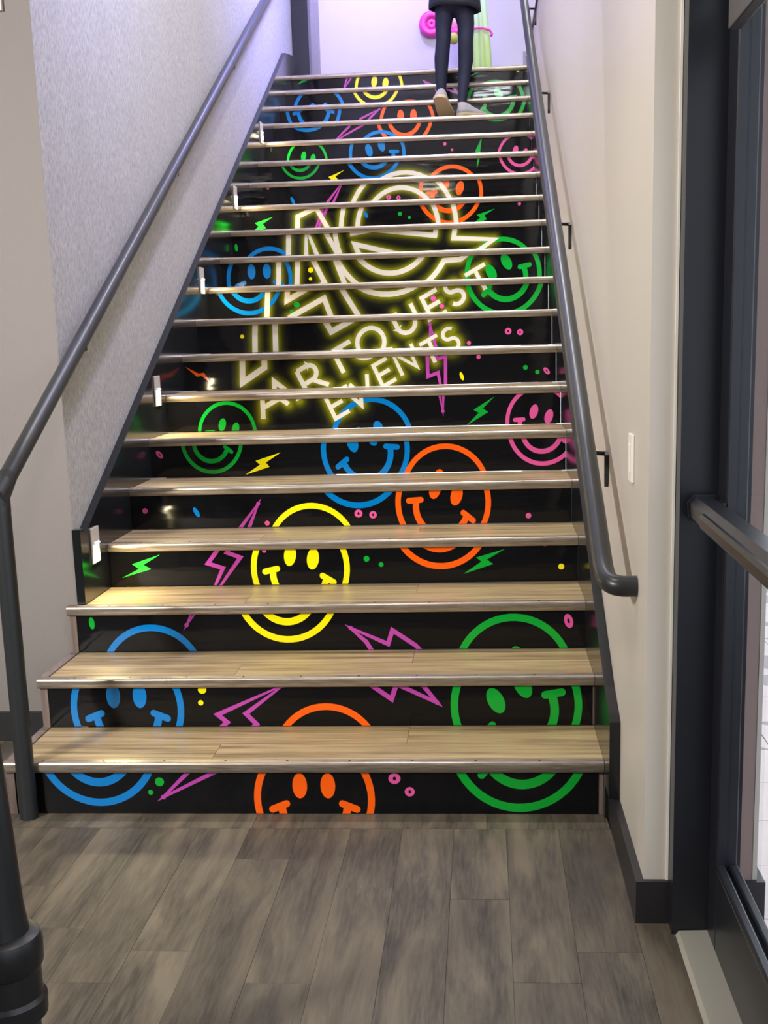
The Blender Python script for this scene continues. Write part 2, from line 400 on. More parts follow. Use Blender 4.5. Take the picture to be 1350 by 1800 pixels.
def smiley(c, r, rot=0):
    rot = math.radians(rot); cr, sr = math.cos(rot), math.sin(rot); kx, kz = r*.972, r*1.045
    def T(p): return (c[0]+(p[0]*cr-p[1]*sr)*kx, c[1]+(p[0]*sr+p[1]*cr)*kz)
    N = 56; ring = []
    for i in range(N):
        a, b = 2*math.pi*i/N, 2*math.pi*(i+1)/N
        ring.append([T((math.cos(q)*k, math.sin(q)*k)) for q, k in ((a, 1), (b, 1), (b, .885), (a, .885))])
    out = [('smiley_outline', ring)]
    mouth = []
    def TT(q): r = Sub([T(p) for p in q]); r.s = getattr(q, 's', 0); return r
    for s in (-1, 1):
        out.append(('smiley_eye', [TT(disc((s*.232, .215), .122, .205, n=20)[0])]))
        mouth += [TT(q) for q in stroke([(s*.70, -.165), (s*.46, -.075)], .115, cap='ends')]
    arc = []
    for i in range(25):
        q = math.radians(188+164*i/24); arc.append((.545*math.cos(q), -.082+.545*math.sin(q)))
    mouth += sub([TT(q) for q in stroke(arc, .13)], 5)
    return out+[('smiley_mouth', mouth)]
ART = []                                   # (object name, material, layer, polygons)
def art(name, mat, polys, layer=1): ART.append((name, mat, layer+.11*(len(ART) % 5), polys))
for col, x_, z_, r, rot in [
    ('blue', -1.497, .227, .193, 0), ('orange', -.849, .048, .186, 0), ('green', -.243, .231, .213, 29), ('yellow', -1.013, .557, .189, -9),
    ('orange', -.494, .746, .191, -17), ('blue', -.822, .928, .190, 16), ('green', -1.464, .981, .136, -17), ('pink', -.093, 1.002, .150, -18),
    ('blue', -1.520, 1.698, .184, 0), ('green', -.219, 1.681, .209, 31), ('orange', -.510, 2.207, .199, -16), ('blue', -.998, 2.539, .191, 18),
    ('green', -1.458, 2.506, .140, -15), ('orange', -.834, 2.831, .200, 0), ('blue', -1.489, 2.957, .203, 0), ('yellow', -1.074, 3.187, .187, -10),
    ('green', -.215, 2.986, .216, 29), ('pink', -.081, 2.487, .145, -17)]:
    for nm_, P_ in smiley((x_, z_), r, rot): art(nm_, col, P_)
BW = .0155
for pts in [                                # outlined bolts
    [(-.985,.302),(-1.201,.206),(-1.171,.180),(-1.198,.158),(-1.304,.054),(-1.093,.158),(-1.075,.173),(-1.109,.209)],
    [(-.797,.409),(-.670,.351),(-.654,.400),(-.575,.345),(-.540,.305),(-.493,.243),(-.620,.305),(-.637,.255),(-.720,.316),(-.745,.360)],
    [(-1.219,.755),(-1.298,.655),(-1.357,.580),(-1.301,.562),(-1.368,.425),(-1.234,.601),(-1.284,.620),(-1.262,.655)],
    [(-.584,1.433),(-.557,1.321),(-.545,1.273),(-.503,1.284),(-.505,1.156),(-.509,1.057),(-.538,1.212),(-.585,1.195),(-.586,1.296)],
    [(-1.160,2.297),(-1.257,2.183),(-1.262,2.150),(-1.235,2.140),(-1.300,1.985),(-1.272,2.010),(-1.205,2.150),(-1.222,2.179)],
    [(-1.364,3.310),(-1.307,3.278),(-1.340,3.190),(-1.250,3.310),(-1.299,3.297)],
    [(-1.026,2.928),(-1.160,2.870),(-1.205,2.772),(-1.310,2.680),(-1.115,2.775),(-1.148,2.812),(-1.085,2.880)],
    [(-.735,3.220),(-.636,3.093),(-.620,3.120),(-.487,3.069),(-.580,3.200),(-.600,3.160)]]:
    art('lightning_bolt', 'purple', stroke(pts, BW, closed=True, cap='all'))
for col, pts in [                           # filled bolts
    ('lime', [(-1.535,.616),(-1.643,.581),(-1.617,.563),(-1.684,.530),(-1.572,.562),(-1.600,.578)]),
    ('green', [(-.262,.618),(-.367,.588),(-.348,.573),(-.414,.528),(-.305,.563),(-.328,.580)]),
    ('green', [(-.284,1.115),(-.376,1.059),(-.353,1.046),(-.407,.992),(-.312,1.048),(-.335,1.064)]),
    ('yellow', [(-1.175,.923),(-1.283,.890),(-1.265,.874),(-1.328,.833),(-1.225,.864),(-1.240,.882)]),
    ('orange', [(-1.714,1.269),(-1.662,1.222),(-1.640,1.226),(-1.592,1.184),(-1.628,1.240),(-1.652,1.236)]),
    ('lime', [(-1.541,2.079),(-1.647,2.048),(-1.627,2.028),(-1.690,1.975),(-1.585,2.018),(-1.602,2.042)]),
    ('yellow', [(-1.180,2.408),(-1.284,2.369),(-1.268,2.353),(-1.330,2.310),(-1.222,2.350),(-1.240,2.371)]),
    ('green', [(-.251,2.080),(-.356,2.049),(-.335,2.033),(-.400,1.985),(-.298,2.022),(-.312,2.045)]),
    ('green', [(-.317,2.621),(-.362,2.535),(-.345,2.500),(-.353,2.385),(-.316,2.490),(-.330,2.530)]),
    ('green', [(-1.600,3.320),(-1.648,3.301),(-1.633,3.280),(-1.692,3.238),(-1.590,3.270),(-1.604,3.296)]),
    ('green', [(-.318,3.330),(-.338,3.304),(-.330,3.285),(-.401,3.240),(-.298,3.276),(-.305,3.304)])]:
    art('lightning_bolt', col, fill(pts))
for col, l in dict(
    green=[(-1.313,.102,.014),(-1.342,.069,.008),(-.767,.589,.011),(-.714,.567,.009),(-1.276,1.552,.015),(-1.304,1.519,.009),(-.139,1.225,.011),(-.085,1.203,.010),(-.798,2.070,.012),(-.744,2.048,.009),(-1.310,2.778,.008),(-.707,3.279,.009)],
    yellow=[(-1.247,.290,.014),(-1.254,.246,.009),(-.060,.550,.011),(-1.242,1.738,.014),(-1.245,1.693,.009),(-1.503,1.400,.010),(-1.246,2.959,.010),(-.044,3.267,.012)],
    pink=[(-1.187,.677,.010),(-1.144,.625,.008),(-.165,.689,.011),(-.118,.634,.009),(-1.673,.734,.011),(-.398,1.339,.010),(-.352,1.278,.010),(-.578,1.562,.014),(-.535,1.522,.012),(-1.616,2.277,.009),(-.527,2.786,.013),(-.558,2.586,.011),(-.512,2.547,.008),(-.111,2.102,.010)]).items():
    for a in l: art('dot', col, disc(a[:2], a[2], n=14))
def ringlet(c, rx, rz, rot=0):
    P = []; N = 18
    o, i_ = disc(c, rx*1.06, rz*1.06, rot, N)[0], disc(c, rx*.28, rz*.38, rot, N)[0]
    return [[o[k], o[(k+1) % N], i_[(k+1) % N], i_[k]] for k in range(N)]
for c, rx, rz, rot in [((-.609,.112),.017,.016,0),((-.565,.071),.014,.014,0),((-.056,.426),.014,.024,15),((-.825,.709),.015,.015,0),((-.768,.703),.014,.014,0),((-1.688,.924),.010,.018,40),
                       ((-.209,1.389),.015,.015,0),((-.152,1.383),.014,.014,0),((-.043,1.207),.010,.018,40),((-.884,2.199),.014,.014,0),((-.825,2.194),.012,.012,0)]:
    art('dot', 'pink', ringlet(c, rx, rz, math.radians(rot)))
for col, c, rx, rz, rot in [('green',(-1.703,.435),.010,.022,5),('green',(-1.701,1.890),.009,.021,5),('yellow',(-.430,1.193),.008,.020,18),
                            ('blue',(-1.467,.725),.009,.022,28),('blue',(-1.468,2.200),.010,.024,25),('blue',(-.995,2.071),.010,.018,25)]:
    art('dot', col, disc(c, rx, rz, math.radians(rot), 16))
# --- the neon lettering: A, Q, ARTQUEST, EVENTS (centre lines of the strokes)
GLOW = []                                   # (segment a, segment b, half stroke) for the halo
def neon(pts, w, closed=False):
    art('lettering', 'white', stroke(pts, w, closed, limit=2.4), 2)
    q = list(pts)+([pts[0]] if closed else [])
    for a, b in zip(q, q[1:]): GLOW.append((a, b, w/2))
NW = .027
neon([(-1.394,2.075),(-1.285,2.122),(-1.210,1.985),(-1.112,1.800),(-1.058,1.650),(-.950,1.468),(-1.064,1.411),(-1.093,1.462),(-1.134,1.580),(-1.313,1.490),(-1.338,1.455),
      (-1.342,1.256),(-1.448,1.190),(-1.440,1.400),(-1.416,1.700),(-1.402,1.961)], NW, True)
neon([(-1.302,1.975),(-1.309,1.790),(-1.325,1.574),(-1.226,1.626),(-1.170,1.672),(-1.238,1.812)], NW, True)
QC = (-.808, 1.984)
def qarc(rx, rz, a0, a1, n=26, c=QC): return [(c[0]+rx*math.cos(math.radians(a0+(a1-a0)*i/n)), c[1]+rz*math.sin(math.radians(a0+(a1-a0)*i/n))) for i in range(n+1)]
neon(qarc(.335, .395, -2.5, 326, 48)+[(-.444,1.768),(-.385,1.808),(-.262,1.886),(-.484,1.900)], NW, True)
neon(qarc(.236, .270, -3, 188, 30, (-.812, 1.982))+[(-.930,1.962),(-.587,1.918)], NW, True)
neon(qarc(.236, .270, 200, 322, 22, (-.812, 1.978))+[(-.758,1.816)], NW, True)
def word(items, ex, up, w):
    for ch, org in items:
        def T(p): return (org[0]+ex[0]*p[0]+up[0]*p[1], org[1]+ex[1]*p[0]+up[1]*p[1])
        def ell(cx, cy, rx, ry, a0, a1, n=16): return [(cx+rx*math.cos(math.radians(a0+(a1-a0)*i/n)), cy+ry*math.sin(math.radians(a0+(a1-a0)*i/n))) for i in range(n+1)]
        G = {'A': [[(0,0),(.5,1.02),(1,0)], [(.2,.33),(.8,.33)]],
             'R': [[(0,0),(0,.98)], [(0,.97),(.38,.97)]+ell(.38,.71,.26,.26,90,-90,10)+[(0,.45)], [(.36,.46),(.82,0)]],
             'T': [[(-.46,.96),(.46,.96)], [(0,.96),(0,0)]],
             'Q': [ell(0,.5,.52,.51,0,360,26), [(.05,.12),(.62,-.12)]],
             'U': [[(0,1),(0,.36)]+ell(.36,.36,.36,.36,180,360,12)+[(.72,1)]],
             'E': [[(.66,.95),(0,.95),(0,.03),(.66,.03)], [(0,.50),(.58,.50)]],
             'S': [ell(.32,.75,.27,.22,30,265,12)+ell(.31,.28,.28,.25,88,-150,14)],
             'V': [[(-.44,1),(0,.03),(.44,1)]],
             'N': [[(0,0),(0,.98),(.72,.03),(.72,1)]]}[ch]
        for g in G: neon([T(p) for p in g], w)
word([('A',(-1.300,1.040)),('R',(-1.138,1.119)),('T',(-.973,1.222)),('Q',(-.845,1.296)),('U',(-.722,1.378)),('E',(-.584,1.453)),('S',(-.478,1.512)),('T',(-.314,1.598))],
     (.115, .062), (-.056, .118), .0215)
word([('E',(-.978,1.032)),('V',(-.862,1.088)),('E',(-.792,1.152)),('N',(-.701,1.203)),('T',(-.550,1.258)),('S',(-.492,1.290))], (.094, .050), (-.046, .104), .018)

# ------------------------------------------------------------------ staircase
st = thing('staircase', (0, 0, 0), 'straight staircase of oak treads and glossy black printed risers between black skirt boards', 'staircase')
vis = 0.0
halo_pts = None
import numpy as np
SEG = np.array([[*a, *b, h] for a, b, h in GLOW])
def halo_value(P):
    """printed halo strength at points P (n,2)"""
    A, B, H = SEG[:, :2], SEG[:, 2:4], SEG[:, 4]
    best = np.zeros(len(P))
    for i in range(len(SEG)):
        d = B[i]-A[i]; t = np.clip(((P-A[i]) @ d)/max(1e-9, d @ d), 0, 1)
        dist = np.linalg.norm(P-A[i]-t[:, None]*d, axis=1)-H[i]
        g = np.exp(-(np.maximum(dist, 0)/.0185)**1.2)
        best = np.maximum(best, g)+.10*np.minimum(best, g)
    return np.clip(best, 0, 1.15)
RISER_Y = .015
for k in range(1, NR+1):
    y0 = (k-1)*D + RISER_Y
    z0, z1 = (k-1)*RZ, k*RZ-.030
    xl = XE+.030 if k <= 3 else XL
    xr = XR-.016 if k == 1 else XR-.005 if k == 2 else XR-.0006
    ri = obj('riser', bx(xl, xr, y0, y0+.014, z0+.002, z1, bev=.0012), 'vinyl', st)
    if k <= 3:
        obj('end_strip', bx(XE+.006, XE+.029, y0-.004, y0+.02, z0+.001, z1), 'end_trim', ri)
        obj('side_panel', bx(XE+.007, XE+.02, y0+.021, min(Y_FRONT-.001, k*D+RISER_Y-.005), z0+.001, z1), 'end_trim', ri)
    if k <= 2: obj('end_strip', bx(xr+.0003, XR-.0005, y0+.004, y0+.014, z0+.001, z1), 'end_trim', ri)
    # printed pieces of this riser
    zlo, zhi, xlo, xhi = z0+.0025, z1, xl+.001, xr-.001
    for name, mat, layer, polys in ART:
        yy = y0-.0004-.0004*layer
        parts = []                          # [bbox, polygons] of pieces that hang together
        for p in polys:
            zs = [q[1] for q in p]
            if max(zs) < zlo or min(zs) > zhi: continue
            q = clip(clip(p, zlo, zhi, 1), xlo, xhi, 0)
            if len(q) < 3: continue
            ar = sum(q[i][0]*q[(i+1) % len(q)][1]-q[(i+1) % len(q)][0]*q[i][1] for i in range(len(q)))/2
            if abs(ar) < 1e-8: continue
            if ar < 0: q = q[::-1]
            e = .0008; bb = [min(a[0] for a in q)-e, max(a[0] for a in q)+e, min(a[1] for a in q)-e, max(a[1] for a in q)+e]
            new = [[bb], [(q, yy-.00003*getattr(p, 's', 0), abs(ar))]]
            rest = []
            for g in parts:
                if any(bb[0] < c[1] and c[0] < bb[1] and bb[2] < c[3] and c[2] < bb[3] for c in g[0]):
                    new[0] += g[0]; new[1] = g[1]+new[1]
                else: rest.append(g)
            parts = rest+[new]
        for g in parts:
            if sum(a[2] for a in g[1]) < 2e-5: continue
            V, F = [], []
            for q, yq, _ in g[1]:
                F.append(list(range(len(V), len(V)+len(q)))); V += [(a, yq, b) for a, b in q]
            raw(name, V, F, mat, ri)
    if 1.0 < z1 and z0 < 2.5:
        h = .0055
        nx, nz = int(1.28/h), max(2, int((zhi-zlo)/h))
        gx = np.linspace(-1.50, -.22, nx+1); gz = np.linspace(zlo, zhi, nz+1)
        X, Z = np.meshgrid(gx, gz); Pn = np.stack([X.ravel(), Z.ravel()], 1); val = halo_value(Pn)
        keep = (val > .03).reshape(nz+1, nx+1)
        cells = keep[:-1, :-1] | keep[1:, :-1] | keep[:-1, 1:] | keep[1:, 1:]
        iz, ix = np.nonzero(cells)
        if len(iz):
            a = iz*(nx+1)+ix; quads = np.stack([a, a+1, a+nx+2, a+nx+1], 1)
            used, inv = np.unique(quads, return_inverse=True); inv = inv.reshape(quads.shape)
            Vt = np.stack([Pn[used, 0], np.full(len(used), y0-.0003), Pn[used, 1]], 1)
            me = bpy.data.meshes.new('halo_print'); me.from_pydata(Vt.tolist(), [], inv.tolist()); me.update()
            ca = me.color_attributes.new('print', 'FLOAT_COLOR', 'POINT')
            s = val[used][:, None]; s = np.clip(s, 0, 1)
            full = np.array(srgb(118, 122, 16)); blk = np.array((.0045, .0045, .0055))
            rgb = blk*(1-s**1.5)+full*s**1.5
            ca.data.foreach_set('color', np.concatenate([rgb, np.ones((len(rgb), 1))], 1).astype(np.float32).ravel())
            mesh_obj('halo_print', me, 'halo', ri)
# treads
NOSE_H = .030
for k in range(1, NR+1):
    ya, yb, zt = (k-1)*D, k*D+RISER_Y-.001, k*RZ
    if k == NR: yb = ya+.34
    xl = XE if k <= 3 else XL
    xn = xl
    if k == 3: xl = WALL_L+.0015
    core = obj('tread', bx(xl+.004, XR-.001, ya+.016, yb, zt-.029, zt-.0065), 'end_trim', st)
    xs_back = [xl+.001, -.581+random.uniform(-.004, .004), XR+.0004]; xs_front = [xl+.001, -1.158+random.uniform(-.02, .02), XR+.0004]
    if k > 9: xs_back = xs_front = [xl+.001, XR+.0004]
    side = .030 if k <= 2 else 0
    for (p, q), xs in (((ya+.0285, ya+.172), xs_front), ((ya+.172, yb), xs_back)):
        for a, b in zip(xs, xs[1:]):
            if a == xs[0]: a += side
            obj('board', bx(a+.0006, b-.0006, p+.0006, q-.0004, zt-.0064, zt), 'oak', core)
    if side: obj('side_nosing', prism(bmesh.new(), [(xl, zt-NOSE_H), (xl, zt+.0005), (xl+.003, zt+.003), (xl+.029, zt+.003), (xl+.029, zt-.006), (xl+.004, zt-.006), (xl+.004, zt-NOSE_H)], 'y', ya+.029, yb), 'end_trim', core)
    bm = prism(bmesh.new(), [(ya+.003, zt-NOSE_H), (ya-.001, zt-.024), (ya-.001, zt-.006), (ya+.001, zt-.001), (ya+.004, zt+.0015), (ya+.028, zt+.0025), (ya+.0285, zt-.006), (ya+.016, zt-.006), (ya+.016, zt-NOSE_H)], 'x', xn, XR-.0005)
    ns = obj('nosing', bm, ['nosing', 'screw'], core, smooth=35)
    if k <= 4:
        me = ns.data; bm = bmesh.new(); bm.from_mesh(me)
        n0 = len(bm.faces)
        for i in range(9):
            n0 = len(bm.faces); lathe(bm, (xl+.12+i*.185, ya+.017, zt+.0018), [(.004, 0), (.0035, .0009)], 10); bm.faces.ensure_lookup_table()
            for f in bm.faces[n0:]: f.material_index = 1
        bm.to_mesh(me); bm.free()
# skirt boards
def topL(y): return zn(y)+.196+.040*max(0, min(1, (y-.7)/5.2))
skl = [(.688, .4985), (.688, .760), (.722, .760)]+[(y, topL(y)) for y in (.74, 2.5, 4.2, 5.93)]+[(6.37, 3.475), (6.37, TOPZ-.16), (5.9, 2.85), (1.0, .36), (1.0, .4985)]
obj('skirt_board', prism(bmesh.new(), skl, 'x', WALL_L+.001, XL-.0005), 'skirt', st)
skr = [(-.134, .109), (-.134, .331), (-.100, .345)]+[(y, zn(y)+.212-.058*y/5.4) for y in (.02, 2.0, 4.0, 5.9)]+[(6.4, 3.44), (6.4, TOPZ-.2), (5.9, 2.8), (.35, .001), (-.012, .001), (-.012, .109)]
obj('skirt_board', prism(bmesh.new(), skr, 'x', XR+.0002, WALL_R-.0006), 'skirt', st)

# ------------------------------------------------------------------ handrails
hl = thing('handrail', (-1.710, -.015, 0), 'dark grey tubular handrail with floor post in front of the grey textured wall', 'handrail')
HR = .83
bm = tube(bmesh.new(), [(-1.710, -.015, .001), (-1.710, -.015, zn(-.015)+HR-.012)], .0275, 24)
obj('post', bm, 'rail', hl, smooth=40)
bm = tube(bmesh.new(), [(-1.710, -.040, zn(-.040)+HR-.004), (-1.708, 6.1, zn(6.1)+HR)], .0265, 24)
obj('rail', bm, 'rail', hl, smooth=40)
obj('joint', tube(bmesh.new(), [(-1.710, -.015, zn(-.015)+HR-.06), (-1.710, -.014, zn(-.015)+HR-.016), (-1.710, .055, zn(.055)+HR-.001)], .0282, 24), 'rail', hl, smooth=40)
for yb in (.85, 2.35, 3.85, 5.35):
    b = obj('bracket', tube(bmesh.new(), [(-1.709, yb, zn(yb)+HR-.028), (-1.709, yb, zn(yb)+HR-.055), (-1.745, yb, zn(yb)+HR-.070)], .006, 8), 'iron', hl, smooth=True)
    obj('wall_plate', lathe(bmesh.new(), (-1.7565, yb, zn(yb)+HR-.070), [(.026, 0), (.024, .006), (.012, .012)], 18, 'x'), 'iron', b)
hr_ = thing('handrail', (-.045, -.40, .79), 'dark grey tubular handrail on brackets along the cream right wall', 'handrail')
P = [(-.052, 6.35, zn(6.35)+HR-.02), (-.050, 4.5, zn(4.5)+HR), (-.047, 2.2, zn(2.2)+HR), (-.043, -.20, zn(-.20)+HR)]
def bez(p, n=14):
    return [tuple(Vector(p[0])*(1-t)**3+Vector(p[1])*3*t*(1-t)**2+Vector(p[2])*3*t*t*(1-t)+Vector(p[3])*t**3) for t in [i/n for i in range(1, n+1)]]
b0 = Vector(P[-1]); sl = Vector((0, -1, -RZ/D)).normalized()
bend = [tuple(b0+sl*.15)]+bez([b0+sl*.15, b0+sl*.235, (-.042, -.452, .783), (.000, -.452, .780)])+[(.0296, -.452, .780)]
obj('rail', tube(bmesh.new(), P+bend, .0255, 24), 'rail', hr_, smooth=50)
for yb in (.235, 1.76, 3.29, 4.82):
    zz = zn(yb)+HR
    b = obj('bracket', tube(bmesh.new(), [(-.046, yb, zz-.024), (-.046, yb, zz-.066), (-.038, yb, zz-.078), (.022, yb, zz-.082)], .0062, 8), 'iron', hr_, smooth=True)
    obj('wall_plate', prism(bmesh.new(), [(yb-.010, zz-.165), (yb-.013, zz-.085), (yb, zz-.074), (yb+.013, zz-.085), (yb+.010, zz-.165), (yb, zz-.180)], 'x', .018, .0297), 'iron', b)

# ------------------------------------------------------------------ step lights
ORD = ['lowest of the five', 'second from the bottom', 'middle one of the five', 'fourth from the bottom', 'topmost of the five']
for i in range(5):
    yc, zc = .829+.9765*i, .684+.4975*i
    t = thing('step_light', (XL, yc, zc), 'white step light glowing on the black left skirt board, '+ORD[i], 'light', 'step lights along the left skirt board')
    obj('cover_plate', bx(XL, XL+.006, yc-.043, yc+.043, zc-.064, zc+.064, bev=.002, seg=2), 'plate', t)
    obj('lens', bx(XL+.0061, XL+.0085, yc-.026, yc+.026, zc-.038, zc+.004, bev=.001), 'lens', t)
    obj('hood', prism(bmesh.new(), [(XL+.0061, zc+.005), (XL+.0061, zc+.012), (XL+.009, zc+.012), (XL+.014, zc+.006), (XL+.014, zc+.005)], 'y', yc-.03, yc+.03), 'plastic', t)
    l = bpy.data.lights.new('step_lamp', 'AREA'); l.shape = 'RECTANGLE'; l.size = .045; l.size_y = .035; l.energy = 3.0; l.color = (1, .84, .45)
    lo = bpy.data.objects.new('step_lamp', l); COL.objects.link(lo); lo.parent = t; lo.location = (.016, 0, -.017)
    lo.rotation_euler = Vector((.75, 0, -.66)).to_track_quat('-Z', 'Y').to_euler()

# ------------------------------------------------------------------ small wall things
t = thing('switch_plate', (WALL_R, -.335, 1.078), 'white wall plate seen edge-on on the cream right wall', 'switch')
obj('plate', bx(WALL_R-.007, WALL_R-.0004, -.372, -.300, 1.020, 1.137, bev=.002, seg=2), 'plastic', t)
obj('rocker', bx(WALL_R-.010, WALL_R-.0071, -.352, -.320, 1.045, 1.112, bev=.001), 'plastic', t)
t = thing('wall_sign', (-1.895, Y_FRONT-.001, 2.48), 'white plate at the top left corner on the grey wall', 'sign')
obj('plate', bx(-1.945, -1.845, Y_FRONT-.016, Y_FRONT-.0005, 2.437, 2.56, bev=.003, seg=2), 'plastic', t)

# black post with ribbed collars, near left
px, py = -1.205, -1.42
t = thing('stanchion', (px, py, 0), 'black post with ribbed collars at the lower left edge', 'post')
obj('pole', lathe(bmesh.new(), (px, py, 0), [(.052, .36), (.045, .42), (.030, .75), (.022, 1.1)], 28), 'rubber', t, smooth=40)
obj('collar', lathe(bmesh.new(), (px, py, 0), [(.066, .302), (.071, .311), (.072, .350), (.068, .366), (.054, .372)], 32), 'rubber', t, smooth=35)
obj('sleeve', lathe(bmesh.new(), (px, py, 0), [(.065, .252), (.065, .302)], 32), 'rubber', t, smooth=35)
obj('collar', lathe(bmesh.new(), (px, py, 0), [(.056, .196), (.071, .212), (.072, .244), (.066, .252)], 32), 'rubber', t, smooth=35)
obj('base', lathe(bmesh.new(), (px, py, 0), [(.16, .001), (.16, .012), (.13, .025), (.06, .05), (.056, .196)], 36), 'rubber', t, smooth=35)

# ------------------------------------------------------------------ person walking up near the top
def X(*p): return Vector(p)
pr = thing('person', (-.50, 5.30, 17*RZ), 'person in dark leggings, navy jacket and grey shoes near the stair top', 'person')
zf = 17*RZ
bm = bmesh.new()
def limb(bm, pts, rad, seg=14):
    """tapered limb with rounded joints"""
    tube(bm, pts, rad, seg)
    for p, r in zip(pts, rad): ellipsoid(bm, p, (r*.99,)*3, 12, 8)
LA, RA = (-.588, 5.330, zf+.165), (-.448, 5.300, zf+.098)
limb(bm, [(-.552, 5.335, 3.50), (-.565, 5.330, 3.40), (-.566, 5.325, 3.31), (-.580, 5.335, 3.19), (-.584, 5.335, 3.09), LA, (-.590, 5.318, zf+.145)], [.068, .056, .050, .051, .042, .031, .030])
limb(bm, [(-.430, 5.335, 3.50), (-.414, 5.330, 3.40), (-.418, 5.320, 3.30), (-.418, 5.335, 3.18), (-.430, 5.330, 3.08), RA, (-.448, 5.295, zf+.07)], [.070, .058, .052, .052, .042, .032, .030])
# pelvis, torso, neck, head, arms
for c, r in [((-.490, 5.335, 3.55), (.142, .105, .085)), ((-.492, 5.33, 3.68), (.125, .090, .13)), ((-.492, 5.335, 3.84), (.145, .095, .14)), ((-.492, 5.335, 3.95), (.150, .080, .06))]:
    ellipsoid(bm, c, r)
limb(bm, [(-.492, 5.335, 3.95), (-.492, 5.34, 4.07)], [.052, .046])
ellipsoid(bm, (-.492, 5.350, 4.165), (.073, .090, .108), 20, 16)
ellipsoid(bm, (-.492, 5.375, 4.115), (.055, .060, .055))
ellipsoid(bm, (-.492, 5.443, 4.150), (.011, .014, .018))             # nose
for s in (-1, 1): ellipsoid(bm, (-.492+s*.073, 5.345, 4.155), (.010, .018, .028))   # ears
for s in (-1, 1):
    sh = (-.492+s*.155, 5.335, 3.955); el = (-.492+s*.185, 5.31, 3.735); wr = (-.492+s*.085, 5.500, 3.735)
    limb(bm, [sh, (-.492+s*.175, 5.32, 3.85), el, (-.492+s*.145, 5.40, 3.728), wr], [.048, .042, .036, .033, .024])
    wv = Vector(wr); fw = Vector((-s*.80, .60, 0)).normalized()        # hand direction, palm towards the chest
    ellipsoid(bm, wv+fw*.042, (.042, .018, .030), 12, 8, fw.to_track_quat('X', 'Z').to_matrix())
    for j, ln in enumerate((.046, .058, .062, .052)):
        a = wv+fw*.072+Vector((0, 0, -.022+.015*j)); b = a+fw*ln*.5+Vector((0, -.010, 0)); c = b+fw*ln*.35+Vector((0, -.022, 0))
        limb(bm, [a, b, c], [.0085, .008, .007], 8)
    a = wv+fw*.030+Vector((0, 0, .026)); limb(bm, [a, a+fw*.022+Vector((0, 0, .018)), a+fw*.046+Vector((0, -.006, .026))], [.010, .009, .0075], 8)
body = obj('body', bm, ['leggings', 'skin'], pr, smooth=True)
rm = body.modifiers.new('remesh', 'REMESH'); rm.mode = 'VOXEL'; rm.voxel_size = .0085; rm.use_smooth_shade = True
sm = body.modifiers.new('smooth', 'SMOOTH'); sm.factor = .5; sm.iterations = 4
dg = bpy.context.evaluated_depsgraph_get(); nm = bpy.data.meshes.new_from_object(body.evaluated_get(dg))
body.modifiers.clear(); old = body.data; body.data = nm; bpy.data.meshes.remove(old)
nm.materials.clear(); nm.materials.append(mt['leggings'].m); nm.materials.append(mt['skin'].m)
for p in nm.polygons:
    c = p.center + root_of(pr); p.use_smooth = True
    hand = c.y > 5.485 and 3.60 < c.z < 3.86
    p.material_index = 1 if (c.z > 4.0 or hand or c.z < zf+.10) else 0
# jacket: a shell that follows the torso and sleeves, hem a little lower on the right
bm = bmesh.new(); N = 36; rings = []
for zz, rx, ry, cy in [(3.985, .075, .062, 5.335), (3.97, .15, .085, 5.335), (3.93, .172, .098, 5.335), (3.84, .168, .112, 5.335), (3.70, .152, .108, 5.33), (3.60, .160, .120, 5.335), (3.535, .168, .126, 5.335), (3.505, .168, .126, 5.335)]:
    ring = []
    for j in range(N):
        q = 2*math.pi*j/N; dz = 0
        if zz < 3.55: dz = -.030*max(0, math.cos(q)) + .004*math.sin(5*q)
        ring.append(bm.verts.new((-.487+rx*math.cos(q), cy+ry*math.sin(q), zz+dz)))
    rings.append(ring)
for a, b in zip(rings, rings[1:]):
    for j in range(N): bm.faces.new((a[j], a[(j+1) % N], b[(j+1) % N], b[j]))
jk = obj('jacket', bm, 'jacket', pr, smooth=True); so = jk.modifiers.new('thickness', 'SOLIDIFY'); so.thickness = .006; so.offset = 1
for s in (-1, 1):
    obj('sleeve', tube(bmesh.new(), [(-.492+s*.150, 5.335, 3.958), (-.492+s*.18, 5.32, 3.85), (-.492+s*.187, 5.31, 3.76), (-.492+s*.180, 5.325, 3.728), (-.492+s*.145, 5.40, 3.728), (-.492+s*.092, 5.488, 3.735)], [.056, .052, .047, .046, .041, .034], 18), 'jacket', jk, smooth=True)
obj('hair', ellipsoid(ellipsoid(bmesh.new(), (-.492, 5.325, 4.195), (.084, .092, .098), 20, 14), (-.492, 5.275, 4.08), (.060, .035, .13), 16, 12), 'hair', pr, smooth=True)
for s in (-1, 1): obj('eye', ellipsoid(bmesh.new(), (-.492+s*.030, 5.430, 4.172), (.010, .008, .007), 10, 8), 'rubber', pr, smooth=True)
obj('mouth', ellipsoid(bmesh.new(), (-.492, 5.431, 4.108), (.020, .008, .006), 10, 8), 'pink_deco', pr, smooth=True)
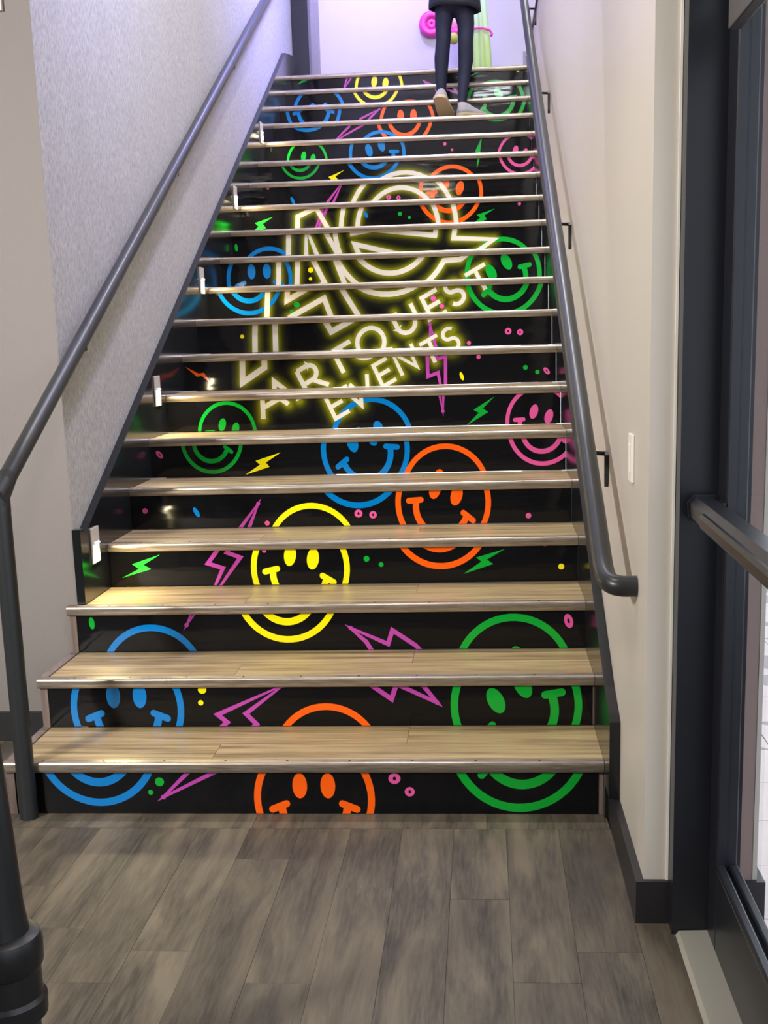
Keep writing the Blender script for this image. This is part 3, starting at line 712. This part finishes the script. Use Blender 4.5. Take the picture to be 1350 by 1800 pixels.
def shoe(heel, yaw, pitch, L=.20):
    """trainer with a heel at 'heel', pointing along yaw, pitched about the toe"""
    mtx = Matrix.Translation(heel) @ Matrix.Rotation(yaw, 4, 'Z') @ Matrix.Rotation(pitch, 4, 'X')
    secs = [(-.012, .028, .050), (.0, .042, .088), (.03, .046, .096), (.06, .046, .086), (.10, .050, .064), (.14, .054, .048), (.175, .046, .038), (.198, .024, .028)]
    bm = bmesh.new(); rings = []
    for y, w, h in secs:
        ring = []
        for j in range(16):
            q = 2*math.pi*j/16; zz = max(-.2, math.sin(q)); ring.append(bm.verts.new(mtx @ Vector((w*math.cos(q)*(1 if math.sin(q) < .3 else .92), y*L/.2, .018+max(0, zz)*(h-.018)))))
        rings.append(ring)
    for a, b in zip(rings, rings[1:]):
        for j in range(16): bm.faces.new((a[j], a[(j+1) % 16], b[(j+1) % 16], b[j]))
    bm.faces.new(rings[0][::-1]); bm.faces.new(rings[-1])
    up = obj('shoe', bm, 'shoe', pr, smooth=True)
    bm = bmesh.new(); rings = []
    for zz, k in ((0, .94), (.004, 1.03), (.016, 1.06), (.022, 1.0)):
        ring = []
        out = [(w*1.06*k, y*L/.2) for y, w, h in secs]
        loop = [(a, b) for a, b in out]+[(0, (.207+.004*(k-1))*L/.2)]+[(-a, b) for a, b in out[::-1]]+[(0, (-.020)*L/.2)]
        rings.append([bm.verts.new(mtx @ Vector((a, b, zz))) for a, b in loop])
    n = len(rings[0])
    for a, b in zip(rings, rings[1:]):
        for j in range(n): bm.faces.new((a[j], a[(j+1) % n], b[(j+1) % n], b[j]))
    bm.faces.new(rings[0][::-1]); bm.faces.new(rings[-1])
    obj('sole', bm, 'sole', up, smooth=40)
    bm = bmesh.new()
    for i in range(4):
        y = .062+.022*i; z = .080-.011*i
        tube(bm, [mtx @ Vector((-.024, y*L/.2, z-.010)), mtx @ Vector((0, (y+.004)*L/.2, z+.003)), mtx @ Vector((.024, y*L/.2, z-.010))], .0028, 6)
    obj('laces', bm, 'plastic', up)
shoe((-.598, 5.258, zf+.121), math.radians(-16), math.radians(-30), .225)
shoe((-.462, 5.262, zf+.003), math.radians(-58), 0, .215)

# ------------------------------------------------------------------ party decorations on the landing
bm = bmesh.new()
cx, cy, cz = -.745, 8.214, 4.085
for R_, r in ((.078, .035), (.024, .022)):
    pts = [(cx+R_*math.cos(q), cy, cz+R_*math.sin(q)) for q in [2*math.pi*i/28 for i in range(29)]]
    tube(bm, pts, r, 10, cap=False)
tag(obj('ring_ornament', bm, 'pink_deco', smooth=True, origin=(cx, 8.2, cz)), 'glossy pink double ring ornament on the pale landing wall, left of the person', 'ornament')
t = thing('balloon_cluster', (-.53, 7.9, TOPZ), 'pink, white and olive balloons seen between the legs of the person', 'balloons')
obj('balloon', ellipsoid(bmesh.new(), (-.53, 8.02, 4.05), (.085, .08, .075)), 'rose', t, smooth=True)
obj('balloon', ellipsoid(bmesh.new(), (-.50, 7.98, 3.945), (.105, .09, .050)), 'pink_deco', t, smooth=True)
obj('balloon', ellipsoid(bmesh.new(), (-.545, 7.90, 3.885), (.046, .045, .050)), 'olive', t, smooth=True)
obj('ribbon', tube(bmesh.new(), [(-.53, 8.02, 3.98), (-.46, 7.97, 3.7), (-.44, 7.9, TOPZ+.002)], .004, 6), 'pink_deco', t)
t = thing('cloth_figure', (-.29, 7.75, TOPZ), 'pale green pleated cloth figure with a pink arm, standing right of the person', 'decoration')
bm = bmesh.new(); rings = []; N = 48
for zz, r in ((TOPZ-.011, .080), (3.5, .082), (3.75, .076), (4.0, .060), (4.2, .050), (4.3, .020)):
    rings.append([bm.verts.new((-.30+(r+.011*math.sin(7*q+zz*1.5))*math.cos(q)-.03*(zz-3.5), 7.75+(r+.011*math.sin(7*q+zz*1.5))*math.sin(q), zz)) for q in [2*math.pi*j/N for j in range(N)]])
for a, b in zip(rings, rings[1:]):
    for j in range(N): bm.faces.new((a[j], a[(j+1) % N], b[(j+1) % N], b[j]))
bm.faces.new(rings[0][::-1]); bm.faces.new(rings[-1])
obj('pleated_body', bm, 'green_cloth', t, smooth=True)
obj('arm', tube(bmesh.new(), [(-.40, 7.66, 3.90), (-.30, 7.655, 3.905), (-.235, 7.66, 3.885), (-.215, 7.66, 3.855), (-.225, 7.66, 3.835)], .010, 8), 'pink_deco', t, smooth=True)
